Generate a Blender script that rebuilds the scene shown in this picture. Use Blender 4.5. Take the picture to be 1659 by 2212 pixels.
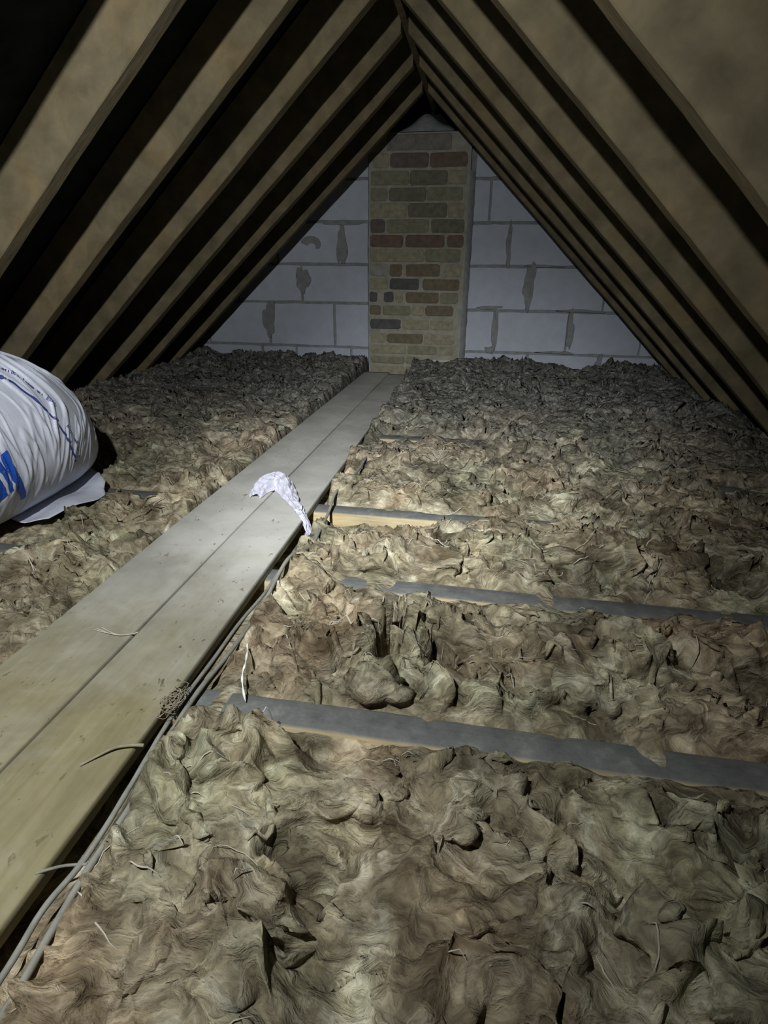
import bpy, bmesh, math, random
import numpy as np
from mathutils import Vector, Matrix
from mathutils.bvhtree import BVHTree

for o in list(bpy.data.objects):
    bpy.data.objects.remove(o)
SC = bpy.context.scene
COL = SC.collection

# ------------------------------------------------------------------ camera
CAM_M = Matrix(((0.98561836, -0.07561467, 0.15112537),
                (0.16871677, 0.38980682, -0.9053095),
                (0.00954499, 0.91778705, 0.39695822)))
cam_d = bpy.data.cameras.new('camera')
cam_d.sensor_fit = 'VERTICAL'
cam_d.sensor_height = 24.0
cam_d.lens = 1210.0 / 2212.0 * 24.0
cam_d.clip_start = 0.02
cam = bpy.data.objects.new('camera', cam_d)
COL.objects.link(cam)
cam.matrix_world = Matrix.Translation((0, 0, 0.65)) @ CAM_M.to_4x4()
SC.camera = cam

# ------------------------------------------------------------------ world, light, exposure
SC.view_settings.view_transform = 'Standard'
SC.view_settings.look = 'None'
SC.view_settings.gamma = 1.0
SC.view_settings.use_curve_mapping = False
SC.view_settings.exposure = 0.0
world = bpy.data.worlds.new('world')
SC.world = world
world.use_nodes = True
world.node_tree.nodes['Background'].inputs[0].default_value = (0.55, 0.75, 1.0, 1)
world.node_tree.nodes['Background'].inputs[1].default_value = 0.010

# torch held a little above and to the left of the camera, the only lamp in the loft
TORCH_POS = Vector((-0.346, -0.02, 1.159))
TORCH_AIM = Vector((-0.45, 1.75, 0.16))
def spot(name, energy, size_deg, blend, color, radius, pos=TORCH_POS, aim=TORCH_AIM):
    ld = bpy.data.lights.new(name, 'SPOT')
    ld.energy = energy
    ld.spot_size = math.radians(size_deg)
    ld.spot_blend = blend
    ld.color = color
    ld.shadow_soft_size = radius
    lo = bpy.data.objects.new(name, ld)
    lo.location = pos
    lo.rotation_euler = (aim - pos).to_track_quat('-Z', 'Y').to_euler()
    COL.objects.link(lo)
    return lo
spot('torch', 116.0, 160, 1.0, (0.93, 0.97, 1.0), 0.02, aim=Vector((-1.45, 1.75, 0.0)))
spot('torch_hotspot', 200.0, 52, 1.0, (0.91, 0.955, 1.0), 0.02, aim=Vector((-0.20, 2.0, 0.0)))

# ------------------------------------------------------------------ helpers
def link(name, me, mat=None, parent=None):
    o = bpy.data.objects.new(name, me)
    COL.objects.link(o)
    if mat is not None:
        for m in (mat if isinstance(mat, (list, tuple)) else [mat]):
            me.materials.append(m)
    if parent is not None:
        o.parent = parent
    return o

def tag(o, label, cat, group=None):
    o['label'] = label
    o['category'] = cat
    if group:
        o['group'] = group
    return o

def struct(o):
    o['kind'] = 'structure'
    return o

def mesh_from(verts, faces, smooth=False, mats=None):
    me = bpy.data.meshes.new('m')
    me.from_pydata([tuple(v) for v in verts], [], [tuple(f) for f in faces])
    if smooth:
        me.polygons.foreach_set('use_smooth', [True] * len(me.polygons))
    if mats is not None:
        me.polygons.foreach_set('material_index', mats)
    me.update()
    return me

def grid_mesh(P, smooth=True, closed_v=False):
    """P: (n, m, 3) array"""
    n, m = P.shape[:2]
    me = bpy.data.meshes.new('g')
    idx = np.arange(n * m).reshape(n, m)
    if closed_v:
        idx2 = np.concatenate([idx, idx[:, :1]], axis=1)
    else:
        idx2 = idx
    a = idx2[:-1, :-1].ravel(); b = idx2[1:, :-1].ravel(); c = idx2[1:, 1:].ravel(); d = idx2[:-1, 1:].ravel()
    F = np.stack([a, b, c, d], 1)
    me.vertices.add(n * m)
    me.vertices.foreach_set('co', P.reshape(-1).astype(np.float32))
    me.loops.add(F.size)
    me.loops.foreach_set('vertex_index', F.ravel().astype(np.int32))
    me.polygons.add(len(F))
    me.polygons.foreach_set('loop_start', np.arange(0, F.size, 4, dtype=np.int32))
    me.polygons.foreach_set('loop_total', np.full(len(F), 4, dtype=np.int32))
    me.update(calc_edges=True)
    if smooth:
        me.polygons.foreach_set('use_smooth', [True] * len(F))
    me.validate()
    return me

class Acc:
    """collects tube and box pieces into one mesh"""
    def __init__(self):
        self.v = []; self.f = []
    def box(self, x0, x1, y0, y1, z0, z1):
        b = len(self.v)
        self.v += [(x0, y0, z0), (x1, y0, z0), (x1, y1, z0), (x0, y1, z0), (x0, y0, z1), (x1, y0, z1), (x1, y1, z1), (x0, y1, z1)]
        self.f += [tuple(b + i for i in q) for q in ((0, 3, 2, 1), (4, 5, 6, 7), (0, 1, 5, 4), (1, 2, 6, 5), (2, 3, 7, 6), (3, 0, 4, 7))]
    def tube(self, pts, rad, seg=6, flat=1.0, up=Vector((0, 0, 1))):
        n = len(pts); b = len(self.v)
        pts = [Vector(p) for p in pts]
        for i, p in enumerate(pts):
            t = (pts[min(i + 1, n - 1)] - pts[max(i - 1, 0)])
            if t.length < 1e-9: t = Vector((1, 0, 0))
            t.normalize()
            s = t.cross(up)
            if s.length < 1e-4: s = t.cross(Vector((1, 0, 0)))
            s.normalize(); u = s.cross(t)
            r = rad[i] if hasattr(rad, '__len__') else rad
            for k in range(seg):
                a = 2 * math.pi * k / seg
                self.v.append(tuple(p + s * (r * math.cos(a)) + u * (r * flat * math.sin(a))))
        for i in range(n - 1):
            for k in range(seg):
                k2 = (k + 1) % seg
                self.f.append((b + i * seg + k, b + i * seg + k2, b + (i + 1) * seg + k2, b + (i + 1) * seg + k))
        self.f.append(tuple(b + k for k in range(seg))[::-1])
        self.f.append(tuple(b + (n - 1) * seg + k for k in range(seg)))
    def mesh(self, smooth=False):
        return mesh_from(self.v, self.f, smooth)

def smooth_path(pts, per=8):
    pts = [Vector(p) for p in pts]
    out = []
    n = len(pts)
    for i in range(n - 1):
        p0 = pts[max(i - 1, 0)]; p1 = pts[i]; p2 = pts[i + 1]; p3 = pts[min(i + 2, n - 1)]
        for k in range(per):
            t = k / per
            out.append(0.5 * ((2 * p1) + (p2 - p0) * t + (2 * p0 - 5 * p1 + 4 * p2 - p3) * t * t + (3 * p1 - p0 - 3 * p2 + p3) * t ** 3))
    out.append(pts[-1])
    return out

def bevel_obj(o, w, seg=2):
    m = o.modifiers.new('bevel', 'BEVEL'); m.width = w; m.segments = seg; m.limit_method = 'ANGLE'
    return o

# gradient noise (numpy)
def _hash(ix, iy, seed):
    h = (ix.astype(np.int64) * 374761393 + iy.astype(np.int64) * 668265263 + seed * 1442695041) & 0xffffffff
    h = ((h ^ (h >> 13)) * 1274126177) & 0xffffffff
    return (h ^ (h >> 16)) & 0xffffffff
def pn(x, y, seed=0):
    x = np.asarray(x, float); y = np.asarray(y, float)
    ix = np.floor(x); iy = np.floor(y); fx = x - ix; fy = y - iy
    u = fx * fx * fx * (fx * (fx * 6 - 15) + 10); v = fy * fy * fy * (fy * (fy * 6 - 15) + 10)
    def g(dx, dy):
        a = _hash(ix + dx, iy + dy, seed) / 4294967296.0 * 2 * np.pi
        return np.cos(a) * (fx - dx) + np.sin(a) * (fy - dy)
    return ((g(0, 0) * (1 - u) + g(1, 0) * u) * (1 - v) + (g(0, 1) * (1 - u) + g(1, 1) * u) * v) * 1.5
def fbm(x, y, oct=4, seed=0, gain=.5):
    s = 0; a = 1; f = 1
    for i in range(oct):
        s = s + a * pn(x * f, y * f, seed + i * 17); a *= gain; f *= 2.03
    return s
def ridged(x, y, seed=0):
    return 1 - np.abs(pn(x, y, seed)) * 2
def sstep(a, b, x):
    t = np.clip((x - a) / (b - a), 0, 1)
    return t * t * (3 - 2 * t)

# ------------------------------------------------------------------ materials
def new_mat(name, rough=0.9, spec=0.2):
    m = bpy.data.materials.new(name); m.use_nodes = True
    nt = m.node_tree; b = nt.nodes['Principled BSDF']
    b.inputs['Roughness'].default_value = rough
    b.inputs['Specular IOR Level'].default_value = spec
    return m, nt, b
def N(nt, t, **kw):
    n = nt.nodes.new(t)
    for k, v in kw.items():
        if k.startswith('i_'): n.inputs[k[2:].replace('_', ' ')].default_value = v
        else: setattr(n, k, v)
    return n
def coords(nt, scale=(1, 1, 1), out='Object', rot=(0, 0, 0)):
    tc = N(nt, 'ShaderNodeTexCoord'); mp = N(nt, 'ShaderNodeMapping')
    mp.inputs['Scale'].default_value = scale; mp.inputs['Rotation'].default_value = rot
    nt.links.new(tc.outputs[out], mp.inputs[0])
    return mp.outputs[0]
def noise(nt, vec, scale, detail=4, rough=.55, dist=0.0, four=False):
    n = N(nt, 'ShaderNodeTexNoise'); n.inputs['Scale'].default_value = scale
    n.inputs['Detail'].default_value = detail; n.inputs['Roughness'].default_value = rough
    n.inputs['Distortion'].default_value = dist
    nt.links.new(vec, n.inputs['Vector'])
    return n
def ramp(nt, fac, stops):
    r = N(nt, 'ShaderNodeValToRGB')
    el = r.color_ramp.elements
    while len(el) < len(stops): el.new(0.5)
    for e, (p, c) in zip(el, stops):
        e.position = p; e.color = (*c, 1) if len(c) == 3 else c
    nt.links.new(fac, r.inputs[0])
    return r.outputs[0]
def mix(nt, fac, a, b, mode='MIX'):
    m = N(nt, 'ShaderNodeMix', data_type='RGBA', blend_type=mode)
    if isinstance(fac, float): m.inputs[0].default_value = fac
    else: nt.links.new(fac, m.inputs[0])
    for s, v in ((6, a), (7, b)):
        if isinstance(v, tuple): m.inputs[s].default_value = (*v, 1)
        else: nt.links.new(v, m.inputs[s])
    return m.outputs[2]
def bump(nt, b, h, strength=.5, dist=.01, prev=None):
    bm = N(nt, 'ShaderNodeBump'); bm.inputs['Strength'].default_value = strength; bm.inputs['Distance'].default_value = dist
    nt.links.new(h, bm.inputs['Height'])
    if prev is not None: nt.links.new(prev, bm.inputs['Normal'])
    if b is not None: nt.links.new(bm.outputs[0], b.inputs['Normal'])
    return bm.outputs[0]

def mat_wool():
    m, nt, b = new_mat('mineral_wool', 1.0, 0.05)
    v = coords(nt)
    # warp the lookup so that the fibres swirl
    w1 = noise(nt, v, 6.0, 3, .55)
    sub = N(nt, 'ShaderNodeVectorMath', operation='SUBTRACT'); sub.inputs[1].default_value = (.5, .5, .5)
    nt.links.new(w1.outputs['Color'], sub.inputs[0])
    sc = N(nt, 'ShaderNodeVectorMath', operation='SCALE'); sc.inputs['Scale'].default_value = .20
    nt.links.new(sub.outputs[0], sc.inputs[0])
    add = N(nt, 'ShaderNodeVectorMath', operation='ADD')
    nt.links.new(v, add.inputs[0]); nt.links.new(sc.outputs[0], add.inputs[1])
    mp = N(nt, 'ShaderNodeMapping'); mp.inputs['Scale'].default_value = (1, 2.1, 2.1)
    nt.links.new(add.outputs[0], mp.inputs[0])
    streak = noise(nt, mp.outputs[0], 11.0, 5, .56, .8)
    strand = noise(nt, mp.outputs[0], 27.0, 5, .62, 1.2)
    big = noise(nt, v, 3.2, 3, .5, .5)
    med = noise(nt, add.outputs[0], 9.0, 5, .6, 1.4)
    c1 = ramp(nt, streak.outputs[0], [(.30, (.105, .088, .062)), (.42, (.24, .207, .15)), (.53, (.43, .385, .29)), (.60, (.66, .62, .50)), (.70, (.84, .82, .72))])
    c2 = ramp(nt, med.outputs[0], [(.30, (.14, .118, .082)), (.46, (.32, .275, .20)), (.57, (.52, .47, .365)), (.68, (.82, .80, .69))])
    c3 = ramp(nt, strand.outputs[0], [(.32, (.42, .39, .36)), (.48, (1, 1, 1)), (.62, (1.5, 1.5, 1.48)), (.7, (2.0, 2.0, 1.95))])
    c = mix(nt, .5, c1, c2)
    c = mix(nt, .62, c, c3, 'MULTIPLY')
    pt = noise(nt, v, 6.5, 4, .6, .9)
    c = mix(nt, 1.0, c, ramp(nt, pt.outputs[0], [(.34, (.52, .50, .48)), (.48, (.92, .92, .92)), (.62, (1.38, 1.38, 1.36))]), 'MULTIPLY')
    tint = ramp(nt, big.outputs[0], [(.36, (.86, .90, .82)), (.5, (1, .97, .92)), (.64, (1.0, .87, .79))])
    c = mix(nt, 1.0, c, tint, 'MULTIPLY')
    # grey loft dust towards the gable, its colour darkened for the torch's falloff
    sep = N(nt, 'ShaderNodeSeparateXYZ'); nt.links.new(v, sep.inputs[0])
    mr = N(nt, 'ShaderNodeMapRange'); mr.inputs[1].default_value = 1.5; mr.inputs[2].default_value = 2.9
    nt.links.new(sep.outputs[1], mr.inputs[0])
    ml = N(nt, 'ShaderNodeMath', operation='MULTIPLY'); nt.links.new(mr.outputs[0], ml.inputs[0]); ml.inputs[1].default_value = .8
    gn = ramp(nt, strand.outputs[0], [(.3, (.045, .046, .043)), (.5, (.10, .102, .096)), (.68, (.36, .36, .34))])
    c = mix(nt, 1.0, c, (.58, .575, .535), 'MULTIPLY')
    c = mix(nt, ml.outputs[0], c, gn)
    nt.links.new(c, b.inputs['Base Color'])
    fine = noise(nt, mp.outputs[0], 90.0, 4, .65, 1.2)
    n1 = bump(nt, None, streak.outputs[0], .6, .028)
    n2 = bump(nt, None, strand.outputs[0], .5, .009, n1)
    bump(nt, b, fine.outputs[0], .3, .003, n2)
    return m

def mat_fibre(name, col):
    m, nt, b = new_mat(name, 1.0, 0.05)
    v = coords(nt)
    n = noise(nt, v, 30, 3)
    nt.links.new(ramp(nt, n.outputs[0], [(.3, tuple(c * .65 for c in col)), (.7, col)]), b.inputs['Base Color'])
    return m

def mat_timber(name, base, dark, light, axis_scale, dust=None, bump_s=.4, rough=.85):
    m, nt, b = new_mat(name, rough, 0.15)
    v = coords(nt, axis_scale)
    g = noise(nt, v, 10, 6, .6, .25)
    v2 = coords(nt)
    blot = noise(nt, v2, 4.5, 4, .6, .3)
    c = ramp(nt, g.outputs[0], [(.3, dark), (.52, base), (.75, light)])
    c = mix(nt, 1.0, c, ramp(nt, blot.outputs[0], [(.3, (.74, .74, .72)), (.5, (1, 1, 1)), (.7, (1.10, 1.0, .86))]), 'MULTIPLY')
    if dust: c = dust(nt, v2, c)
    nt.links.new(c, b.inputs['Base Color'])
    bump(nt, b, g.outputs[0], bump_s, .003)
    return m

def joist_dust(nt, v, c):
    geo = N(nt, 'ShaderNodeNewGeometry'); sp = N(nt, 'ShaderNodeSeparateXYZ')
    nt.links.new(geo.outputs['Normal'], sp.inputs[0])
    mr = N(nt, 'ShaderNodeMapRange'); mr.inputs[1].default_value = .4; mr.inputs[2].default_value = .9
    nt.links.new(sp.outputs[2], mr.inputs[0])
    dn = noise(nt, v, 22, 6, .7)
    dc = ramp(nt, dn.outputs[0], [(.3, (.085, .088, .083)), (.55, (.135, .138, .128)), (.75, (.22, .22, .20))])
    return mix(nt, mr.outputs[0], c, dc)

def mat_board():
    m, nt, b = new_mat('pine_board', .8, .25)
    v = coords(nt); vs = coords(nt, (9, .9, 9))
    g = noise(nt, vs, 6, 6, .6, .7)
    c = ramp(nt, g.outputs[0], [(.25, (.160, .141, .074)), (.5, (.192, .170, .093)), (.75, (.235, .210, .122))])
    # pale grey dust lies thicker on the far half of the boards
    sep = N(nt, 'ShaderNodeSeparateXYZ'); nt.links.new(v, sep.inputs[0])
    mr = N(nt, 'ShaderNodeMapRange'); mr.inputs[1].default_value = .55; mr.inputs[2].default_value = 1.5
    nt.links.new(sep.outputs[1], mr.inputs[0])
    dn = noise(nt, v, 7, 5, .65, .4)
    md = N(nt, 'ShaderNodeMath', operation='MULTIPLY_ADD'); nt.links.new(dn.outputs[0], md.inputs[0]); md.inputs[1].default_value = .7
    nt.links.new(mr.outputs[0], md.inputs[2])
    rr = ramp(nt, md.outputs[0], [(.35, (0, 0, 0)), (1.0, (.85, .85, .85))])
    c = mix(nt, rr, c, (.46, .455, .425))
    # specks, scuffs and little knots
    sp = noise(nt, coords(nt, (14, 7, 14)), 5.0, 3, .7, .4)
    spots = ramp(nt, sp.outputs[0], [(.635, (1, 1, 1)), (.67, (.62, .59, .54)), (.72, (.34, .31, .26))])
    zone = noise(nt, v, 3.1, 2)
    zr = ramp(nt, zone.outputs[0], [(.44, (0, 0, 0)), (.54, (1, 1, 1))])
    c = mix(nt, zr, c, mix(nt, 1.0, c, spots, 'MULTIPLY'))
    blot = noise(nt, v, 5.5, 5, .65, .3)
    c = mix(nt, 1.0, c, ramp(nt, blot.outputs[0], [(.35, (.80, .79, .77)), (.6, (1.04, 1.03, 1.0))]), 'MULTIPLY')
    nt.links.new(c, b.inputs['Base Color'])
    bump(nt, b, g.outputs[0], .15, .002)
    return m

def mat_plain(name, col, var=.25, scale=30, rough=.9, spec=.2, bs=.3, bd=.003):
    m, nt, b = new_mat(name, rough, spec)
    v = coords(nt); n = noise(nt, v, scale, 5, .65)
    nt.links.new(ramp(nt, n.outputs[0], [(.28, tuple(c * (1 - var) for c in col)), (.72, tuple(min(1, c * (1 + var)) for c in col))]), b.inputs['Base Color'])
    bump(nt, b, n.outputs[0], bs, bd)
    return m

M = {}
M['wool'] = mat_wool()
M['fibre'] = mat_fibre('pale_wool_fibre', (.50, .46, .36))
M['fold'] = M['wool']
M['rafter'] = mat_timber('rafter_timber', (.168, .138, .082), (.118, .098, .058), (.228, .186, .11), (1.2, 6, 1.2), bump_s=.5)
M['joist'] = mat_timber('joist_timber', (.42, .34, .20), (.30, .24, .14), (.52, .43, .27), (.8, 9, 9), joist_dust)
M['board'] = mat_board()
M['felt'] = mat_plain('bitumen_felt', (.016, .018, .017), .5, 12, .9, .1)
M['block'] = mat_plain('concrete_block', (.47, .495, .55), .08, 14, .95, .1, .4, .004)
M['mortar'] = mat_plain('grey_mortar', (.25, .255, .25), .22, 26, .95, .1, .6, .006)
M['cmortar'] = mat_plain('chimney_mortar', (.33, .315, .25), .22, 24, .95, .1, .6, .006)
BR = {'Y': (.31, .28, .19), 'O': (.235, .22, .15), 'K': (.17, .16, .115), 'B': (.18, .145, .095), 'R': (.175, .12, .092),
      'V': (.15, .12, .10), 'D': (.11, .105, .10), 'G': (.21, .195, .17), 'P': (.31, .29, .25), 'W': (.55, .54, .42)}
for k, c in BR.items():
    M['br' + k] = mat_plain('brick_' + k, c, .28, 32, .95, .1, .7, .006)
M['plaster'] = mat_plain('plasterboard', (.25, .24, .22), .1, 10)
M['cable'] = mat_plain('grey_cable', (.20, .195, .165), .25, 40, .7, .3)
M['cable_dark'] = mat_plain('dark_cable', (.10, .098, .09), .3, 40, .7, .3)
M['straw'] = mat_plain('straw', (.22, .19, .13), .3, 40)

# ------------------------------------------------------------------ setting
JOISTS = [(.63, .69), (1.045, 1.105), (1.45, 1.51), (1.86, 1.92), (2.25, 2.31), (2.68, 2.74), (3.10, 3.16), (3.50, 3.56)]
WALL_Y = 3.95
XA, ZA = -0.404, 1.537            # inner apex of the rafters
SL, SR = 0.90, 0.95               # slopes
NL = 1 / math.hypot(1, SL); NR = 1 / math.hypot(1, SR)
DEP = 0.145

a = Acc(); a.box(-2.6, 1.75, -.35, WALL_Y + .02, -.115, -.10)
struct(link('floor', a.mesh(), M['plaster']))

# sloping underlay on both sides, behind the rafters, and the dark end above the gable
def slope_x(side, z, off):
    if side < 0: return XA + (z - ZA) / SL - off / NL / SL
    return XA - (z - ZA) / SR + off / NR / SR
v = []; f = []
offp = DEP + .004
ztop = ZA + offp * math.hypot(1, SL) * 1.0
n = 26; ny = 40
P = np.zeros((2 * n + 1, ny + 1, 3))
for i in range(2 * n + 1):
    t = (i - n) / n
    for j in range(ny + 1):
        y = -1.2 + (WALL_Y + .5 + 1.2) * j / ny
        za = ZA + offp / ((NL + NR) / 2)
        if t < 0:
            x = XA + t * 2.35; z = za + t * 2.35 * SL
        else:
            x = XA + t * 2.2; z = za - t * 2.2 * SR
        sag = .012 * (1 - abs(math.cos(math.pi * (y - .7) / .41))) if i != n else 0
        nx, nz = ((-NL * SL, NL) if t < 0 else (NR * SR, NR))
        P[i, j] = (x + nx * (sag + .004 * math.sin(7 * x + 9 * y)), y, z + nz * sag)
struct(link('ceiling', grid_mesh(P), M['felt']))

# gable wall: block courses proud of a mortar bed
def clip_blocks():
    verts = []; faces = []; mats = []
    def prism(poly, y0, y1, mi, inset=0):
        b = len(verts); k = len(poly)
        for (x, z) in poly: verts.append((x, y1, z))
        cx = sum(p[0] for p in poly) / k; cz = sum(p[1] for p in poly) / k
        for (x, z) in poly:
            dx = x - cx; dz = z - cz
            verts.append((x - math.copysign(inset, dx), y0, z - math.copysign(inset, dz)))
        faces.append(tuple(b + k + i for i in range(k))); mats.append(mi)
        for i in range(k):
            j = (i + 1) % k
            faces.append((b + i, b + j, b + k + j, b + k + i)); mats.append(mi)
    # bed, below the level where the brickwork stops
    prism([(-2.55, -.1), (1.75, -.1), (1.75, 1.402), (-2.55, 1.402)], WALL_Y, WALL_Y + .12, 1)
    rng = random.Random(5)
    jl = {0: [-1.55, -1.30, -.90], 1: [-1.485, -1.017], 2: [-1.70, -1.235], 3: [-1.40, -.955], 4: [-1.18], 5: [-1.0], -1: [-1.8, -1.3]}
    jr = {0: [.296, .755], 1: [.074, .534], 2: [-.01 - .3, .262, .73], 3: [.114, .56], 4: [-.02, .40], 5: [.1], -1: [.1, .55]}
    zl = [-.09, .152, .440, .680, .930, 1.17, 1.40]
    zr = [-.09, .148, .412, .676, .922, 1.16, 1.40]
    for side, zs, jj, xa, xb in ((-1, zl, jl, -2.5, -.772), (1, zr, jr, -.125, 1.7)):
        for r in range(len(zs) - 1):
            xs = [xa] + [j for j in sorted(jj.get(r, [])) if xa + .05 < j < xb - .05] + [xb]
            # continue the pattern outwards
            if side < 0:
                while xs[1] - xs[0] > .55: xs.insert(1, xs[1] - .46)
            else:
                while xs[-1] - xs[-2] > .55: xs.insert(-1, xs[-2] + .46)
            for q in range(len(xs) - 1):
                g = .006
                x0, x1 = xs[q] + g + rng.uniform(-.002, .003), xs[q + 1] - g + rng.uniform(-.003, .002)
                z0, z1 = zs[r] + .006, zs[r + 1] - .006
                pr = WALL_Y - .006 - rng.uniform(0, .005)
                # ragged outline
                poly = []
                for (ax, az, bx, bz) in ((x0, z0, x1, z0), (x1, z0, x1, z1), (x1, z1, x0, z1), (x0, z1, x0, z0)):
                    for t in (0, .2, .4, .6, .8):
                        poly.append((ax + (bx - ax) * t + rng.uniform(-.0025, .0025), az + (bz - az) * t + rng.uniform(-.0025, .0025)))
                prism(poly, pr, WALL_Y + .01, 0, .003)
    # thin smears of mortar left on the blocks
    for (cx, cz, rx, rz, seed) in ((-1.485, .325, .042, .130, 1), (-.955, .79, .032, .13, 3), (-1.23, .58, .045, .085, 4),
                                   (.114, .80, .018, .12, 5), (.262, .565, .040, .12, 6), (.070, .28, .020, .14, 7), (.045, .165, .028, .025, 8), (.55, .30, .022, .12, 9),
                                   (.33, .68, .12, .008, 10), (.60, .42, .14, .010, 11), (.48, .16, .10, .010, 13), (.755, .09, .02, .07, 14), (0.02, .43, .08, .012, 15), (-.96, .92, .10, .012, 16)):
        rg = random.Random(seed)
        poly = []
        ph = [rg.uniform(0, 6.28) for _ in range(4)]
        for i in range(40):
            a_ = 2 * math.pi * i / 40
            k = 1 + .16 * math.sin(2 * a_ + ph[0]) + .14 * math.sin(3 * a_ + ph[1]) + .1 * math.sin(5 * a_ + ph[2]) + .06 * math.sin(9 * a_ + ph[3])
            poly.append((cx + rx * k * math.cos(a_), cz + rz * k * math.sin(a_)))
        prism(poly, WALL_Y - .0145 - .0004 * seed, WALL_Y, 1, .002)
    # the hooked smear on the left of the chimney
    arc = [(-1.165 + .07 * math.cos(t), .80 + .05 * math.sin(t)) for t in np.linspace(2.9, -.6, 14)]
    arc2 = [(-1.16 + .03 * math.cos(t), .785 + .02 * math.sin(t)) for t in np.linspace(-.6, 2.9, 14)]
    prism(arc + arc2, WALL_Y - .0165, WALL_Y, 1, .001)
    return mesh_from(verts, faces, False, mats)
me = clip_blocks()
wall = struct(link('wall_back', me, [M['block'], M['mortar']]))
# above the brickwork the wall stops; dark panel added to keep the recess black
a = Acc(); a.box(-1.3, .6, WALL_Y + .40, WALL_Y + .43, 1.1, 2.2)
struct(link('recess_dark_panel', a.mesh(), M['felt']))

# ------------------------------------------------------------------ chimney breast
chim = bpy.data.objects.new('chimney_breast', None); COL.objects.link(chim); chim.location = (-.45, 3.93, -.1)
tag(chim, 'brick chimney breast of yellow, red and dark bricks on the block gable wall', 'chimney')
def child(name, me, mat, par):
    o = link(name, me, mat, par); o.matrix_parent_inverse = par.matrix_world.inverted(); return o
bpy.context.view_layer.update()
ROWS = [(1.389, 1.306, [(-0.66, -0.269, 'G')]), (1.294, 1.218, [(-0.744, -0.646, 'Y'), (-0.635, -0.402, 'V'), (-0.395, -0.17, 'R')]), (1.202, 1.125, [(-0.755, -0.517, 'O'), (-0.513, -0.284, 'K'), (-0.28, -0.171, 'Y')]), (1.112, 1.04, [(-0.755, -0.651, 'O'), (-0.64, -0.409, 'K'), (-0.406, -0.187, 'O')]), (1.03, 0.95, [(-0.757, -0.527, 'Y'), (-0.52, -0.278, 'K'), (-0.275, -0.174, 'Y')]), (0.94, 0.865, [(-0.759, -0.665, 'V'), (-0.653, -0.387, 'O'), (-0.372, -0.168, 'K')]), (0.852, 0.782, [(-0.759, -0.546, 'R'), (-0.531, -0.284, 'R'), (-0.269, -0.166, 'R')]), (0.772, 0.698, [(-0.759, -0.411, 'Y'), (-0.404, -0.18, 'O')]), (0.685, 0.611, [(-0.759, -0.642, 'P'), (-0.63, -0.55, 'B'), (-0.526, -0.306, 'B'), (-0.275, -0.171, 'Y')]), (0.597, 0.531, [(-0.763, -0.641, 'Y'), (-0.629, -0.437, 'D'), (-0.413, -0.177, 'B')]), (0.516, 0.453, [(-0.763, -0.713, 'D'), (-0.668, -0.603, 'D'), (-0.591, -0.542, 'Y'), (-0.522, -0.306, 'B'), (-0.298, -0.18, 'O')]), (0.434, 0.373, [(-0.763, -0.688, 'B'), (-0.676, -0.488, 'O'), (-.478, -.40, 'Y'), (-0.391, -0.207, 'B')]), (0.346, 0.285, [(-0.759, -0.551, 'D'), (-0.539, -0.363, 'Y'), (-0.355, -0.202, 'Y')]), (0.257, 0.194, [(-0.754, -0.645, 'Y'), (-0.641, -0.4, 'B'), (-0.388, -0.189, 'Y')]), (0.179, 0.123, [(-0.754, -0.514, 'Y'), (-0.501, -0.303, 'O'), (-0.294, -0.192, 'Y')]), (0.106, 0.058, [(-0.754, -0.52, 'O'), (-0.512, -0.412, 'O')]), (0.092, 0.005, [(-0.402, -0.182, 'W')]), (.04, -.03, [(-.754, -.52, 'Y'), (-.51, -.42, 'O')])]
a = Acc(); a.box(-.768, -.150, 3.905, WALL_Y - .001, -.10, 1.398)
mb = child('mortar_bed', a.mesh(), M['cmortar'], chim)
keys = list(BR.keys()); verts = []; faces = []; mats = []
rg = random.Random(3)
for z1, z0, bs in ROWS:
    for x0, x1, cn in bs:
        b = len(verts)
        pr = 3.901 - rg.uniform(0, .003)
        seg = 10
        out = []
        r_ = min(.016, (x1 - x0) * .3)
        for (cx, cz, a0) in ((x1 - r_, z0 + r_, -90), (x1 - r_, z1 - r_, 0), (x0 + r_, z1 - r_, 90), (x0 + r_, z0 + r_, 180)):
            for q in range(5):
                an = math.radians(a0 + 22.5 * q)
                out.append((cx + r_ * math.cos(an) + rg.uniform(-.002, .002), cz + r_ * math.sin(an) + rg.uniform(-.0025, .0025)))
        k = len(out)
        for (x, z) in out: verts.append((x, 3.93, z))
        cx = (x0 + x1) / 2; cz = (z0 + z1) / 2
        for (x, z) in out: verts.append((x, pr + .003, z))
        for (x, z) in out: verts.append((x - math.copysign(.004, x - cx), pr, z - math.copysign(.004, z - cz)))
        mi = keys.index(cn)
        faces.append(tuple(b + 2 * k + i for i in range(k))); mats.append(mi)
        for l in (0, 1):
            for i in range(k):
                j = (i + 1) % k
                faces.append((b + l * k + i, b + l * k + j, b + (l + 1) * k + j, b + (l + 1) * k + i)); mats.append(mi)
child('brickwork', mesh_from(verts, faces, False, mats), [M['br' + k] for k in keys], chim)
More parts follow.
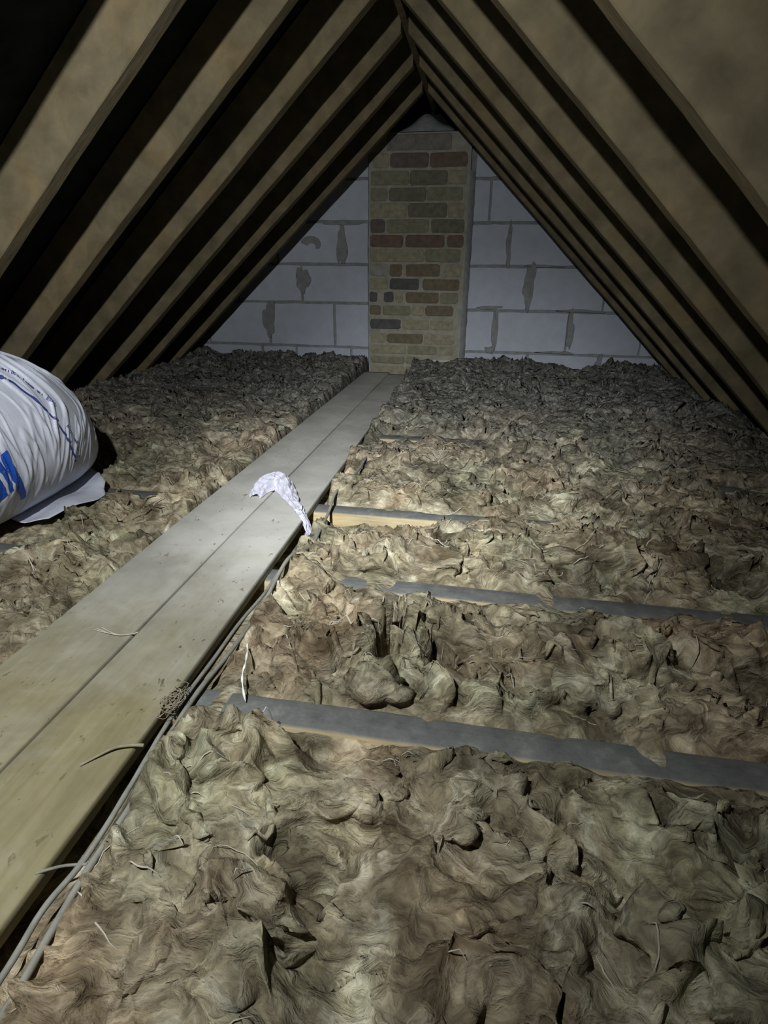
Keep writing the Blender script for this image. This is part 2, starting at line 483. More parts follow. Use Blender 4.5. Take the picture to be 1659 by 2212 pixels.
# grey mortar fillet down the right-hand side and a thin joint on the left
def fillet(x0, x1, y0, y1, seed, z1=1.20):
    n = 60; P = np.zeros((n, 4, 3))
    z = np.linspace(-.1, z1, n)
    w = pn(z * 5, z * 0, seed) * .006 + pn(z * 19, z * 0, seed + 1) * .004
    P[:, 0] = np.stack([np.full(n, x0), np.full(n, y0), z], 1)
    P[:, 1] = np.stack([x0 + (x1 - x0) * .3 + w, np.full(n, y0 - .002), z], 1)
    P[:, 2] = np.stack([x1 + w, np.full(n, y1 - .004), z], 1)
    P[:, 3] = np.stack([x1 + w + .004, np.full(n, WALL_Y - .001), z], 1)
    return grid_mesh(P[:, ::-1])
child('mortar_fillet', fillet(-.156, -.118, 3.912, 3.94, 4), M['mortar'], chim)
child('mortar_fillet', fillet(-.764, -.776, 3.916, 3.945, 9), M['mortar'], chim)
# rough mortar lump on the ledge above the last course
n = 24; P = np.zeros((n, n, 3))
for i in range(n):
    for j in range(n):
        u = i / (n - 1) * 2 - 1; w = j / (n - 1) * 2 - 1
        h = max(0, 1 - u * u) ** .8 * max(0, 1 - w * w) ** .6
        P[i, j] = (-.42 + u * .17, 4.00 + w * .09, 1.402 + h * (.085 + .02 * math.sin(5 * u + 2)))
child('mortar_cap', grid_mesh(P), M['mortar'], chim)

# ------------------------------------------------------------------ rafters
ORD = ['nearest the camera', 'second from the camera', 'third from the camera', 'fourth from the camera', 'fifth from the camera', 'sixth from the camera', 'seventh from the camera', 'last before the gable wall']
RY = [.75, 1.14, 1.585, 2.00, 2.42, 2.85, 3.25, 3.66]   # far faces
def rafter(side, yfar, k):
    th = .052
    rg = random.Random(k * 7 + (side > 0))
    NSEG = 34
    s, nn, L = (SL, NL, 2.02) if side < 0 else (SR, NR, 1.95)
    sgn = side
    # section points run along the slope; slight wander so the arrises are not ruler straight
    P = []
    rows = []
    y0, y1 = yfar - th, yfar
    for i in range(NSEG + 1):
        d = L * i / NSEG
        x = XA + sgn * d; z = ZA - d * s
        nx, nz = sgn * s * nn, nn              # outward normal
        w = .003 * float(pn(d * 2.3, k * 3.1, 5)) + .0015 * float(pn(d * 11, k * 3.1, 6))
        wy = .004 * float(pn(d * 1.1, k * 5.7, 9))
        c = .003
        if i == 0:
            # plumb cut against the ridge board
            tops = ZA + DEP / nn
            pin = (XA + sgn * .014, ZA - .014 * s); pout = (XA + sgn * .014, tops - .014 * s)
        else:
            pin = (x - nx * 0 + nx * w, z + nz * w); pout = (x + nx * DEP, z + nz * DEP)
        ex, ez = nx * c, nz * c
        rows.append([(pin[0] + ex, y0 + wy, pin[1] + ez), (pin[0], y0 + c + wy, pin[1]), (pin[0], y1 - c + wy, pin[1]), (pin[0] + ex, y1 + wy, pin[1] + ez),
                     (pout[0], y1 + wy, pout[1]), (pout[0], y0 + wy, pout[1])])
    vs = [p for r in rows for p in r]; fs = []
    for i in range(NSEG):
        for q in range(6):
            q2 = (q + 1) % 6
            qd = (i * 6 + q, i * 6 + q2, (i + 1) * 6 + q2, (i + 1) * 6 + q)
            fs.append(qd if side < 0 else qd[::-1])
    fs.append(tuple(range(6)) if side > 0 else tuple(range(6))[::-1]); e = NSEG * 6
    fs.append(tuple(e + q for q in range(6)) if side < 0 else tuple(e + q for q in range(6))[::-1])
    return mesh_from(vs, fs)
for side, nm in ((-1, 'left'), (1, 'right')):
    for k, y in enumerate(RY):
        if k == 0: continue
        o = link('rafter', rafter(side, y, k), M['rafter'])
        txt = ORD[k - 1] if k < 7 else ORD[7]
        tag(o, 'brown timber rafter on the %s roof slope, %s' % (nm, txt), 'rafter', 'roof rafters on the %s slope' % nm)
a = Acc(); a.box(XA - .0135, XA + .0135, .6, WALL_Y + .2, ZA + .02, ZA + .165)
tag(link('ridge_board', a.mesh(), M['rafter']), 'dark timber ridge board running along the top between the rafters', 'ridge board')

# ------------------------------------------------------------------ joists
JL = ['grey dusty ceiling joist in the foreground, nearest the camera', 'second dusty ceiling joist from the camera, crossing above the slot in the wool',
      'third ceiling joist from the camera with a pale timber side beside the boards', 'fourth ceiling joist from the camera, almost buried in the wool',
      'fifth ceiling joist from the camera, a short length showing among far wool']
for k, (y0, y1) in enumerate(JOISTS[:5]):
    n = 90
    P = np.zeros((n, 8, 3))
    xs = np.linspace(-2.12, 1.20, n)
    w = pn(xs * 3, xs * 0 + k, 3) * .004 + pn(xs * 13, xs * 0 + k, 8) * .0015
    w2 = pn(xs * 3.3, xs * 0 + k, 13) * .004 + pn(xs * 15, xs * 0 + k, 18) * .0015
    tz = pn(xs * 2, xs * 0 + k, 23) * .002
    for i, (yy, zz) in enumerate(((y0 + w, -.1), (y0 + w, -.006 + tz), (y0 + .002 + w, -.0025 + tz), (y0 + .006 + w, tz), (y1 - .006 + w2, tz), (y1 - .002 + w2, -.0025 + tz), (y1 + w2, -.006 + tz), (y1 + w2, -.1))):
        P[:, i, 0] = xs; P[:, i, 1] = yy; P[:, i, 2] = zz
    o = link('ceiling_joist', grid_mesh(P, smooth=False, closed_v=True), M['joist'])
    tag(o, JL[k], 'joist', 'ceiling joists')

# ------------------------------------------------------------------ walkway boards
def board(x0, x1, x0f, x1f, y0, y1, seed):
    n = 120; P = np.zeros((n, 8, 3))
    ys = np.linspace(y0, y1, n); t = (ys - y0) / (y1 - y0)
    a_ = x0 + (x0f - x0) * t + pn(ys * 2, ys * 0, seed) * .0015
    b_ = x1 + (x1f - x1) * t + pn(ys * 2, ys * 0, seed + 1) * .0015
    zb = .0015 + pn(ys * 1.2, ys * 0, seed + 3) * .0012
    zt = zb + .022
    c = .0025
    for i, (xx, zz) in enumerate(((a_, zb), (a_, zt - c), (a_ + c * .4, zt - c * .4), (a_ + c, zt), (b_ - c, zt), (b_ - c * .4, zt - c * .4), (b_, zt - c), (b_, zb))):
        P[:, i, 0] = xx; P[:, i, 1] = ys; P[:, i, 2] = zz
    me = grid_mesh(P[:, ::-1], smooth=False, closed_v=True)
    bm = bmesh.new(); bm.from_mesh(me)
    bmesh.ops.holes_fill(bm, edges=[e for e in bm.edges if e.is_boundary])
    bmesh.ops.recalc_face_normals(bm, faces=bm.faces); bm.to_mesh(me); bm.free()
    return me
tag(link('walkway_board', board(-.777, -.6030, -.762, -.5975, -.12, 3.74, 1), M['board']), 'left of the two pine boards laid side by side over the joists, nearer the bag', 'board')
tag(link('walkway_board', board(-.5980, -.4420, -.5935, -.462, -.12, 3.68, 5), M['board']), 'right of the two pine boards laid side by side, with the cables along its edge', 'board')

# ------------------------------------------------------------------ mineral wool
# features: ridges (+) and slots (-) as polylines with width and height
FEAT = [
    ([(-.150, .985), (-.133, .927), (-.128, .852), (-.135, .792)], .020, -.11),
    ([(-.05, .881), (-.033, .79)], .012, -.05),
    ([(-.150, .723), (-.100, .825), (-.085, .835)], .022, .035),
    ([(-.075, .826), (-.050, .751), (-.040, .715)], .020, .035),
    ([(-.01, .80), (.03, .74)], .022, .03),
    ([(.26, .850), (.376, .885), (.50, .895)], .036, .045),
    ([(-.02, .895), (.060, .884), (.18, .893)], .030, .035),
    ([(-.165, 1.19), (.001, 1.262), (.185, 1.237), (.354, 1.257)], .045, .035),
    ([(-.372, .592), (-.349, .522), (-.361, .475), (-.392, .478), (-.405, .54)], .012, .030),
    ([(-.336, .595), (-.318, .515), (-.293, .505), (-.268, .540), (-.27, .60)], .012, .034),
    ([(-.033, .434), (.0, .453), (.008, .511), (.024, .542)], .018, .03),
    ([(.09, .553), (.147, .456), (.228, .425)], .016, .03),
    ([(.299, .442), (.238, .408), (.215, .343)], .022, .035),
    ([(-.255, .407), (-.226, .344), (-.164, .315)], .022, .03),
    ([(-.277, .311), (-.206, .30), (-.138, .327)], .016, .025),
    ([(.131, .457), (.204, .445), (.276, .437)], .020, -.035),
    ([(-.207, .446), (-.142, .427), (-.153, .371)], .024, -.035),
]
def seg_dist(x, y, pts):
    d = np.full(x.shape, 9.0)
    for (ax, ay), (bx, by) in zip(pts[:-1], pts[1:]):
        vx, vy = bx - ax, by - ay
        t = np.clip(((x - ax) * vx + (y - ay) * vy) / (vx * vx + vy * vy), 0, 1)
        d = np.minimum(d, np.hypot(x - ax - t * vx, y - ay - t * vy))
    return d
SEAM = [j[0] / 2 + j[1] / 2 for j in JOISTS]
def expose(k, x):
    """1 where joist k shows, 0 where wool covers it"""
    nz = pn(x * 4, x * 0 + k * 3.3, 41) * .10
    if k == 0: return np.ones_like(x)
    if k == 1: return np.clip(sstep(-.29, -.19, x + nz) + (1 - sstep(-1.06, -.96, x + nz)), 0, 1)
    if k == 2: return np.clip(sstep(-.47, -.44, x) * (1 - sstep(.38, .55, x + nz)) + sstep(-1.30, -1.2, x + nz) * (1 - sstep(-.84, -.80, x)), 0, 1)
    if k == 3: return sstep(-.1, .3, x + nz) * .35
    if k == 4: return sstep(-.47, -.38, x) * (1 - sstep(.05, .28, x + nz)) * .9
    return np.zeros_like(x)
def wool_h(x, y):
    """height of the wool surface at world x, y"""
    x = np.asarray(x, float); y = np.asarray(y, float)
    bay = np.zeros_like(x)
    ylo = np.full(x.shape, -.5); yhi = np.full(x.shape, WALL_Y); elo = np.zeros_like(x); ehi = np.zeros_like(x)
    for k, (a0, a1) in enumerate(JOISTS):
        s = SEAM[k]; ex = expose(k, x)
        up = y >= s
        ylo = np.where(up, a1, ylo); elo = np.where(up, ex, elo)
        dn = (y < s) & (yhi > a0)
        yhi = np.where(dn, a0, yhi); ehi = np.where(dn, ex, ehi)
    wob = pn(x * 11, y * 3, 61) * .014 + pn(x * 40, y * 9, 62) * .007
    dlo = np.where(elo > 0, (y - ylo + wob), 9); dhi = np.where(ehi > 0, (yhi - y + wob), 9)
    # big soft pillows
    wx = x + .05 * pn(x * 6, y * 6, 1) + .018 * pn(x * 19, y * 19, 2)
    wy = y + .05 * pn(x * 6, y * 6, 3) + .018 * pn(x * 19, y * 19, 4)
    far = sstep(1.3, 2.6, y); near = 1 - sstep(.45, .75, y)
    calm = .55 + .9 * sstep(-.25, .35, pn(x * 2.6, y * 3.1, 51)); calm = calm * (1 - .25 * near)
    h = .014 + .012 * far + .040 * pn(wx * 4.2, wy * 5.5, 7) + .026 * np.abs(pn(wx * 8, wy * 11, 8)) * 1.3 - .006
    lay = pn(wx * 7 + 3, wy * 17, 9)
    h = h + .022 * (np.exp(-(lay / .16) ** 2) - .3) * calm + .012 * calm * (1 - .4 * near) * pn(wx * 14, wy * 24, 19) + .006 * calm * (1 - .4 * near) * ridged(wx * 24, wy * 48, 10)
    cre = np.clip(1 - np.abs(pn(wx * 7, wy * 9.5, 12)) * 7, 0, 1) ** 1.5
    h = h - .026 * cre * sstep(-.05, .2, pn(wx * 3, wy * 3, 13))
    h = h + .0045 * (1 - .5 * near) * ridged(wx * 52, wy * 80, 14)
    h = h + .0022 * (1 - .6 * near) * pn(wx * 110, wy * 160, 11)
    # rises towards the gable
    h = h + .035 * sstep(3.3, 3.9, y) + .02 * sstep(2.4, 3.2, y)
    # the wool sags at the edges of bays where the joist shows
    for d, e in ((dlo, elo), (dhi, ehi)):
        fall = (1 - sstep(-.010, .040, d)) * e
        h = h * (1 - fall) + (-.006 + .012 * pn(x * 17, y * 5, 65)) * fall
    # south of the third joist the wool is pulled down by the board, so the joist's side shows
    pull = sstep(1.30, 1.40, y) * (1 - sstep(1.48, 1.5, y)) * sstep(-.50, -.45, x) * (1 - sstep(-.2, .1, x))
    h = h - .035 * pull
    pull = sstep(2.15, 2.22, y) * (1 - sstep(2.27, 2.28, y)) * sstep(-.50, -.40, x) * (1 - sstep(.0, .3, x))
    h = h - .035 * pull
    for pts, w, amp in FEAT:
        d = seg_dist(x + pn(x * 20, y * 20, 71) * .008, y + pn(x * 20, y * 20, 72) * .008, pts)
        if amp > 0: h = h + amp * np.exp(-(d / w) ** 2) * .9
        else: h = h + amp * (1 - sstep(w * .6, w * 1.15, d))
    # flattened under the boards, with a gap along the right edge
    m = pn(x * 0, y * 7, 81) * .012
    gap = .028 * (1 - sstep(1.0, 1.5, y)) + .006
    spill = .022 * sstep(1.5, 1.9, y)
    u = sstep(-.784, -.762, x + m) * (1 - sstep(-.440 - spill, -.425 + gap - spill, x + m))
    h = h * (1 - u) + np.minimum(h, -.03) * u
    # under the bag the wool is pressed down
    bg = np.exp(-(((x + 1.36) / .27) ** 4 + ((y - 1.0) / .62) ** 4))
    h = h * (1 - bg) + np.minimum(h, .0) * bg
    # heaped lightly against the left edge of the left board
    h = h + .014 * sstep(-.90, -.80, x) * (1 - sstep(-.775, -.755, x)) * (.5 + pn(x * 0, y * 9, 83))
    h = h + .030 * sstep(-.37, -.42, x) * (1 - sstep(-.34, -.28, x)) * sstep(1.7, 2.0, y) * 0
    # lower out at the eaves
    return np.maximum(h, -.095)

RG = np.random.RandomState(11)
def wool_strands(x0, x1, y0, y1, count, rmin, rmax, lmin, lmax, seed, lift=.0, wild=1.0, sink=.25, acc=None):
    rs = random.Random(seed)
    acc = acc or Acc()
    P = []
    for i in range(count):
        x = rs.uniform(x0, x1); y = rs.uniform(y0, y1)
        if -.80 < x < -.41: continue
        if x < -1.12 and y < 1.75: continue
        P.append((x, y))
    for (x, y) in P:
        L = rs.uniform(lmin, lmax); n = 9 if L < .12 else 16
        ang = rs.gauss(0, .7 * wild) + (math.pi if rs.random() < .5 else 0)
        cur = rs.gauss(0, 4.0 * wild) * .06 / L
        pts = []
        for q in range(n):
            pts.append((x, y))
            ang += cur * L / n * 3 + rs.gauss(0, .25 * wild)
            x += math.cos(ang) * L / n; y += math.sin(ang) * L / n
        xs = np.array([p[0] for p in pts]); ys = np.array([p[1] for p in pts])
        if ((xs > -.79) & (xs < -.42)).any() or ys.max() > WALL_Y - .02: continue
        hs = wool_h(xs, ys)
        r = rs.uniform(rmin, rmax)
        rad = [r * (.15 + .85 * math.sin(math.pi * min(1, max(0, (q + .3) / (n - .4))))) for q in range(n)]
        pp = [(xs[q], ys[q], hs[q] + lift * math.sin(math.pi * q / (n - 1)) + r * sink) for q in range(n)]
        acc.tube(pp, rad, 6, .65)
    return acc

BL = ['brown mineral wool quilt in the foreground, in front of the nearest joist',
      'brown mineral wool quilt with a dark slot, between the first and second joists',
      'tan mineral wool quilt between the second and third joists',
      'ragged mineral wool quilt between the third and fourth joists, beside the white plastic scrap',
      'greyer mineral wool quilt between the fourth and fifth joists',
      'dusty mineral wool quilt just beyond the fifth joist',
      'dusty grey mineral wool quilt third back from the gable wall',
      'dusty grey mineral wool quilt second back from the gable wall',
      'dark dusty mineral wool quilt heaped against the gable wall']
bounds = [-.12] + SEAM + [WALL_Y - .006]
X0, X1 = -2.15, 1.24
for k in range(len(bounds) - 1):
    y0, y1 = bounds[k], bounds[k + 1]
    st = .0055 if k < 4 else .008
    nx = int((X1 - X0) / st); ny = int((y1 - y0) / (st * (.8 if k < 5 else 1)))
    gx, gy = np.meshgrid(np.linspace(X0, X1, nx), np.linspace(y0, y1, ny), indexing='ij')
    H = wool_h(gx, gy)
    edge = np.minimum(gy - y0, y1 - gy); ed = sstep(0, .03, edge)
    lim = sstep(.0, .03, H) * ed * np.clip(sstep(-.41, -.36, gx) + (1 - sstep(-.84, -.80, gx)), 0, 1)
    amp = .026 * lim
    px = gx + amp * (pn(gx * 13, gy * 17, 91) + .5 * pn(gx * 34, gy * 40, 92)) * 1.1
    py = gy - amp * (.25 + pn(gx * 11, gy * 15, 93) * 1.1 + .6 * pn(gx * 30, gy * 44, 94))
    if k == len(bounds) - 2: py = np.minimum(py, WALL_Y - .004)
    P = np.stack([px, py, H], -1)
    lo = P[:, :1].copy(); lo[..., 2] = -.099; hi = P[:, -1:].copy(); hi[..., 2] = -.099
    P = np.concatenate([lo, P, hi], 1)
    le = P[:1].copy(); le[..., 2] = -.099; ri = P[-1:].copy(); ri[..., 2] = -.099
    P = np.concatenate([le, P, ri], 0)
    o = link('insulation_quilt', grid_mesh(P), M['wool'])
    tag(o, BL[k], 'insulation', 'mineral wool quilts between the joists')
    o.location = (0, 0, 0)
    ya, yb = max(y0 + .05, .2), y1 - .06
    area = (X1 - X0) * (yb - ya)
    # rolled folds of wool, then loose pale fibres lying on top
    me = wool_strands(-2.0 if k > 3 else -1.5, 1.1, ya, yb, int(area * (60 if k < 1 else 130)), .003, .010, .03, .11, 100 + k)
    if me.f:
        fo = link('wool_folds', me.mesh(True), M['wool'], o); fo['kind'] = 'stuff'
    me = wool_strands(-2.0 if k > 3 else -1.5, 1.1, ya, yb, int(area * (70 if k < 1 else 150)), .0004, .0013, .02, .08, 200 + k, .002)
    wool_strands(-2.0 if k > 3 else -1.5, 1.1, ya, yb, int(area * (26 if k < 1 else 70)), .0006, .0017 if k < 1 else .0022, .06, .17, 300 + k, .001, .45, -.15, me)
    if me.f:
        fo = link('loose_fibres', me.mesh(True), M['fibre'], o); fo['kind'] = 'stuff'

# ------------------------------------------------------------------ cables beside the boards
def cable(name, pts, r, mat, label, seed):
    pts = [(x, y, z if y < .95 else max(z, float(wool_h(x, y)) + r * .6)) for x, y, z in pts]
    rs = random.Random(seed)
    pp = smooth_path(pts, 10)
    pp = [p + Vector((float(pn(p.y * 6, seed * 2.2, 5)) * .003, 0, float(pn(p.y * 5, seed * 1.7, 6)) * .003)) for p in pp]
    a = Acc(); a.tube(pp, [r * (1 + .10 * float(pn(i * .35, seed, 3))) for i in range(len(pp))], 10)
    return tag(link(name, a.mesh(True), mat), label, 'cable')
cA = [(-.42, .10), (-.418, .253), (-.423, .319), (-.416, .379), (-.42, .475), (-.427, .568), (-.433, .674), (-.430, .824), (-.421, .959), (-.419, 1.091), (-.401, 1.19), (-.393, 1.272), (-.40, 1.33)]
cB = [(-.39, .10), (-.392, .233), (-.397, .289), (-.403, .372), (-.406, .474), (-.417, .598), (-.418, .665), (-.413, .75), (-.408, .874), (-.408, .951), (-.397, 1.072), (-.388, 1.204), (-.391, 1.301), (-.396, 1.419), (-.401, 1.536), (-.382, 1.716), (-.377, 1.847), (-.386, 1.994)]
cable('cable', [(x, y, .011) for x, y in cA], .0036, M['cable'], 'grey cable lying closest to the right edge of the boards', 1)
cable('cable', [(x, y, .011) for x, y in cB], .0042, M['cable'], 'longer grey cable beside the boards, running on past the plastic scrap', 2)
a = Acc()
a.tube(smooth_path([(-.450, .345, .0245), (-.434, .36, .018), (-.422, .368, .013), (-.408, .372, .012)], 6), .0018, 6)
tag(link('string', a.mesh(True), M['cable']), 'short pale string tied over the two cables at the board edge', 'string')
rs = random.Random(4); a = Acc()
for i in range(26):
    c = Vector((-.436 + rs.gauss(0, .006), .617 + rs.gauss(0, .012), .020)); pts = []
    th = rs.uniform(0, 6.28); r = rs.uniform(.004, .018); tl = rs.uniform(-.6, .6)
    for q in range(9):
        t = th + q * .5
        pts.append(c + Vector((r * .7 * math.cos(t) + rs.gauss(0, .003), r * 1.3 * math.sin(t) + rs.gauss(0, .004), .003 + abs(math.sin(t * 1.3 + tl)) * .008)))
    a.tube(smooth_path(pts, 2), rs.uniform(.0004, .0010), 5)
tag(link('fluff_tuft', a.mesh(True), M['straw']), 'tangled tuft of dusty fluff caught on the board edge above the nearest joist', 'fluff')
a = Acc(); a.tube(smooth_path([(-.498, .487, .0255), (-.482, .505, .028), (-.466, .520, .030), (-.446, .529, .029), (-.432, .534, .026)], 6), [.0016 + .0012 * i / 24 for i in range(25)], 6)
tag(link('straw', a.mesh(True), M['straw']), 'thin straw-like strip lying across the right board near the camera', 'straw')
a = Acc()
for dz, dy in ((0, 0), (.001, .006), (.0005, -.004)):
    a.tube(smooth_path([(-.676 + dy, .778 + dy, .0252), (-.648, .769 + dy * .5, .0262 + dz), (-.620, .764, .027 + dz), (-.602, .772, .026), (-.592, .781, .0255)], 6), .0011, 5)
tag(link('fibre_wisp', a.mesh(True), M['fibre']), 'pale wisp of fibre caught in the gap between the two boards', 'fibre')
a = Acc(); a.tube(smooth_path([(-.371, .767, .040), (-.360, .740, .042), (-.355, .718, .036), (-.353, .70, .030), (-.345, .680, .022), (-.335, .664, .006)], 6), [.0016 + .0008 * math.sin(i) for i in range(31)], 6)
mw = mat_fibre('white_thread', (.85, .84, .76))
tag(link('white_thread', a.mesh(True), mw), 'short white thread lying over the wool down to the nearest joist', 'thread')

# ------------------------------------------------------------------ crumpled plastic scrap on the boards
def mat_plastic():
    m, nt, b = new_mat('milky_film', .38, .5)
    v = coords(nt); n = noise(nt, v, 45, 4, .6, .6)
    nt.links.new(ramp(nt, n.outputs[0], [(.3, (.42, .41, .48)), (.7, (.62, .61, .68))]), b.inputs['Base Color'])
    b.inputs['Subsurface Weight'].default_value = .15; b.inputs['Subsurface Radius'].default_value = (.004, .004, .005)
    bump(nt, b, n.outputs[0], .6, .003)
    return m
M['film'] = mat_plastic()
path = smooth_path([(-.632, 1.462, .025), (-.632, 1.530, .036), (-.605, 1.575, .046), (-.560, 1.530, .046), (-.520, 1.462, .040), (-.475, 1.388, .036), (-.440, 1.335, .028), (-.412, 1.290, .010), (-.400, 1.262, -.002)], 14)
n = len(path); m_ = 40; P = np.zeros((n, m_, 3))
for i, p in enumerate(path):
    t = i / (n - 1)
    tan = (path[min(i + 1, n - 1)] - path[max(i - 1, 0)]).normalized()
    s = tan.cross(Vector((0, 0, 1))).normalized()
    wd = .026 * (1 - sstep(.25, .65, t)) + .011
    wd *= (.45 + .55 * sstep(0, .15, t)) * (1 - .5 * sstep(.92, 1, t))
    for j in range(m_):
        u = j / (m_ - 1) * 2 - 1
        fold = math.sin(u * 9 + 3 * math.sin(t * 7) + 1.2) * .5 + .35 * math.sin(u * 17 - t * 11)
        hgt = (1 - u * u) * wd * .55 + fold * wd * .17 + .003 * float(pn(t * 30, u * 5, 4))
        off = s * (u * wd + .008 * float(pn(t * 14, u * 2, 7))) + tan * (.012 * float(pn(t * 9, u * 6, 8)))
        q = p + off
        base = .0255 if q.x < -.455 else .0255 - min(.04, (q.x + .455) * .7)
        P[i, j] = (q.x, q.y, max(base, base + hgt * 1.25 + (p.z - .030) * (1 - abs(u))))
o = link('plastic_scrap', grid_mesh(P), M['film'])
sm = o.modifiers.new('solid', 'SOLIDIFY'); sm.thickness = .0012
tag(o, 'crumpled milky plastic film draped over the two boards and their edge', 'plastic')

# ------------------------------------------------------------------ bag of insulation
def mat_bag():
    m, nt, b = new_mat('white_polythene', .42, .45)
    v = coords(nt)
    n = noise(nt, coords(nt, (3, 14, 3)), 4, 5, .6, 1.2)
    n2 = noise(nt, v, 9, 4, .6)
    c = ramp(nt, n2.outputs[0], [(.3, (.44, .455, .52)), (.55, (.52, .54, .61)), (.72, (.60, .62, .69))])
    nt.links.new(c, b.inputs['Base Color'])
    b.inputs['Subsurface Weight'].default_value = .1; b.inputs['Subsurface Radius'].default_value = (.01, .01, .012)
    nn = bump(nt, None, n.outputs[0], .16, .008)
    bump(nt, b, n2.outputs[0], .25, .01, nn)
    return m
M['bag'] = mat_bag()
M['ink'] = mat_plain('blue_ink', (.010, .065, .36), .15, 20, .45, .4)
M['ink_dark'] = mat_plain('dark_blue_ink', (.035, .05, .20), .2, 20, .45, .4)
BX, BZ, BR_, BY0, BY1 = -1.325, .234, .236, .35, 1.62
def bag_r(y, ph):
    """radius at axial y and angle ph; shoulders close at the ends"""
    ph = np.mod(ph + math.pi / 2, 2 * math.pi) - math.pi / 2
    e = np.minimum((BY1 - y), (y - BY0)) / .42
    cap = np.where(e < 1, np.sqrt(np.clip(1 - (1 - np.clip(e, 0, 1)) ** 2.2, 0, 1)), 1.0)
    wv = y + .05 * pn(ph * 1.3, y * 2, 33)
    wr = .004 * pn(wv * 5, ph * .8, 34) + .0032 * sstep(.62, 1, ridged(wv * 16, ph * .7, 31)) + .0018 * sstep(.6, 1, ridged(wv * 37, ph * 1.2, 32)) + .002 * pn(y * 6, ph * 2, 36)
    return (BR_ + wr * cap * 1.5) * cap
def bag_S(y, ph, off=0.0):
    y = np.asarray(y, float); ph = np.asarray(ph, float)
    r = bag_r(y, ph) + off
    x = BX + r * np.cos(ph) * 1.02
    z = .004 + (BZ - .004) * (r / BR_) ** .85 + r * np.sin(ph) * .98
    z = np.where(z < .03, .03 + (z - .03) * .35, z)      # settles flat on the wool
    z = np.maximum(z, -.03)
    return np.stack([x, y + 0 * ph, z], -1)
bag = bpy.data.objects.new('insulation_bag', None); COL.objects.link(bag); bag.location = (BX, 1.03, 0.0)
tag(bag, 'large white plastic bag of insulation with blue print lying left of the boards', 'bag')
bpy.context.view_layer.update()
ys = BY0 + (BY1 - BY0) * (.5 - .5 * np.cos(np.linspace(.0, math.pi, 640)))
ys = np.concatenate([ys]); ph = np.linspace(0, 2 * math.pi, 360, endpoint=False)
gy, gp = np.meshgrid(ys, ph, indexing='ij')
body = child('bag_body', grid_mesh(bag_S(gy, gp)[:, ::-1], closed_v=True), M['bag'], bag)
# seam tail: a flattened gusset of film sticking out from under the far end
def poly_sheet(outline, zfun, step=.008):
    """fills an outline with a wrinkled sheet"""
    bm = bmesh.new()
    vs = [bm.verts.new((x, y, 0)) for x, y in outline]
    bm.faces.new(vs)
    bmesh.ops.triangulate(bm, faces=bm.faces[:])
    for it in range(6):
        es = [e for e in bm.edges if e.calc_length() > step * 1.6]
        if not es: break
        bmesh.ops.subdivide_edges(bm, edges=es, cuts=1)
        bmesh.ops.triangulate(bm, faces=[f for f in bm.faces if len(f.verts) > 3])
    for v in bm.verts: v.co.z = zfun(v.co.x, v.co.y)
    bmesh.ops.recalc_face_normals(bm, faces=bm.faces)
    me = bpy.data.meshes.new('s'); bm.to_mesh(me); bm.free()
    me.polygons.foreach_set('use_smooth', [True] * len(me.polygons))
    return me
fl = [(-1.16, 1.17), (-1.112, 1.20), (-1.102, 1.25), (-1.090, 1.31), (-1.080, 1.36), (-1.083, 1.405), (-1.105, 1.43), (-1.125, 1.47), (-1.16, 1.50), (-1.19, 1.535), (-1.25, 1.56), (-1.33, 1.58), (-1.33, 1.2)]
o = child('bag_flap', poly_sheet(fl, lambda x, y: .030 + .005 * math.sin(y * 31 + x * 12) + .004 * math.sin(x * 60 + 5 * y) + .05 * max(0, (y - 1.40))), M['bag'], bag)
sm = o.modifiers.new('solid', 'SOLIDIFY'); sm.thickness = .0015

# print on the bag, laid on its curved surface in (axial, angle) coordinates
def print_poly(polys, off=.0022):
    bm = bmesh.new()
    for pl in polys:
        vs = [bm.verts.new((y, ph, 0)) for y, ph in pl]
        bm.faces.new(vs)
    bmesh.ops.triangulate(bm, faces=bm.faces[:])
    for it in range(6):
        es = [e for e in bm.edges if math.hypot(e.verts[0].co.x - e.verts[1].co.x, .23 * (e.verts[0].co.y - e.verts[1].co.y)) > .006]
        if not es: break
        bmesh.ops.subdivide_edges(bm, edges=es, cuts=1)
        bmesh.ops.triangulate(bm, faces=[f for f in bm.faces if len(f.verts) > 3])
    co = np.array([(v.co.x, v.co.y) for v in bm.verts])
    S = bag_S(co[:, 0], co[:, 1], off)
    for v, p in zip(bm.verts, S): v.co = p
    bmesh.ops.recalc_face_normals(bm, faces=bm.faces)
    me = bpy.data.meshes.new('p'); bm.to_mesh(me); bm.free()
    return me
def print_line(L, w, off=.0026, per=14):
    pts = smooth_path([(a_, b_, 0) for a_, b_ in L], per)
    a1 = []
    for i, p in enumerate(pts):
        t = (pts[min(i + 1, len(pts) - 1)] - pts[max(i - 1, 0)])
        tx, ty = t.x, t.y * BR_
        l = math.hypot(tx, ty) or 1
        nx_, ny_ = -ty / l * w / 2, tx / l * w / 2 / BR_
        a1.append([(p.x - nx_, p.y - ny_), (p.x + nx_, p.y + ny_)])
    a1 = np.array(a1)
    return grid_mesh(bag_S(a1[..., 0], a1[..., 1], off))
P1 = [(1.073, 0.04), (1.091, 0.061), (1.097, -0.089), (1.12, -0.26), (1.152, -0.573), (1.14, -0.6), (1.107, -0.369), (1.091, -0.232), (1.079, -0.103), (1.073, -0.021)]
P2 = [(1.040, .06), (1.061, -0.001), (1.071, -0.055), (1.081, -0.123), (1.086, -0.232), (1.097, -0.389), (1.083, -0.396), (1.078, -0.294), (1.069, -0.185), (1.058, -0.103), (1.035, -.01)]
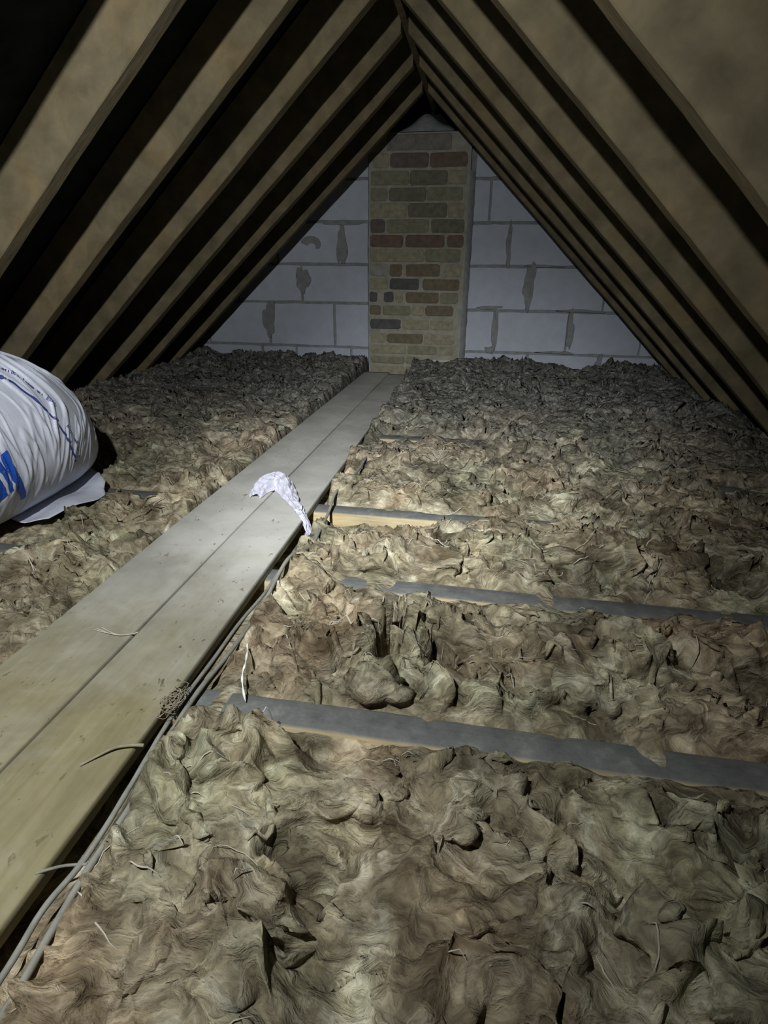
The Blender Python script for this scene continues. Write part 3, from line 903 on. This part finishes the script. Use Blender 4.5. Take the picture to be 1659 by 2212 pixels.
P3 = [(1.035, -.10), (1.058, -0.185), (1.065, -0.232), (1.079, -0.416), (1.06, -0.451), (1.04, -.40)]
child('blue_lettering', print_poly([P1, P2, P3]), M['ink'], bag)
child('blue_line', print_line([(1.185, 1.0), (1.19, .90), (1.198, 0.851), (1.206, 0.783), (1.226, 0.722), (1.236, 0.606), (1.250, 0.497), (1.260, 0.367), (1.275, 0.244), (1.288, 0.095), (1.303, -0.069), (1.321, -0.232), (1.342, -0.389)], .0060), M['ink_dark'], bag)
def small_print(L, h, seed, cell=.0062):
    """a line of small letters too fine to read"""
    pts = smooth_path([(a_, b_, 0) for a_, b_ in L], 24)
    rg = random.Random(seed); polys = []; acc_ = 0; last = pts[0]
    for i in range(1, len(pts)):
        p = pts[i]; d = math.hypot(p.x - last.x, (p.y - last.y) * BR_)
        acc_ += d; last = p
        if acc_ < cell: continue
        acc_ = 0
        if rg.random() < .12: continue
        t = pts[min(i + 1, len(pts) - 1)] - pts[i - 1]; tx, ty = t.x, t.y * BR_; l = math.hypot(tx, ty) or 1
        tx /= l; ty /= l; nx_, ny_ = -ty, tx
        def quad(u0, v0, u1, v1):
            return [(p.x + tx * u + nx_ * v, p.y + (ty * u + ny_ * v) / BR_) for u, v in ((u0, v0), (u1, v0), (u1, v1), (u0, v1))]
        hh = h * rg.choice((.6, .6, 1.0)); b = .0014
        polys.append(quad(0, -h * .3, b, -h * .3 + hh))
        if rg.random() < .7: polys.append(quad(cell * .52, -h * .3, cell * .52 + b, -h * .3 + h * .6))
        if rg.random() < .8: polys.append(quad(0, -h * .3 + (h * .6 - b if rg.random() < .5 else 0), cell * .5, -h * .3 + (h * .6 if rg.random() < .5 else b)))
    return print_poly(polys)
child('small_print', small_print([(1.21, 1.05), (1.226, 0.926), (1.233, 0.885), (1.249, 0.796), (1.262, 0.681), (1.274, 0.585), (1.288, 0.49), (1.303, 0.347)], .011, 3), M['ink_dark'], bag)
child('small_print', small_print([(1.311, 0.129), (1.322, 0.013), (1.340, -0.117), (1.352, -0.253), (1.360, -0.403)], .012, 8), M['ink_dark'], bag)

print('scene built')
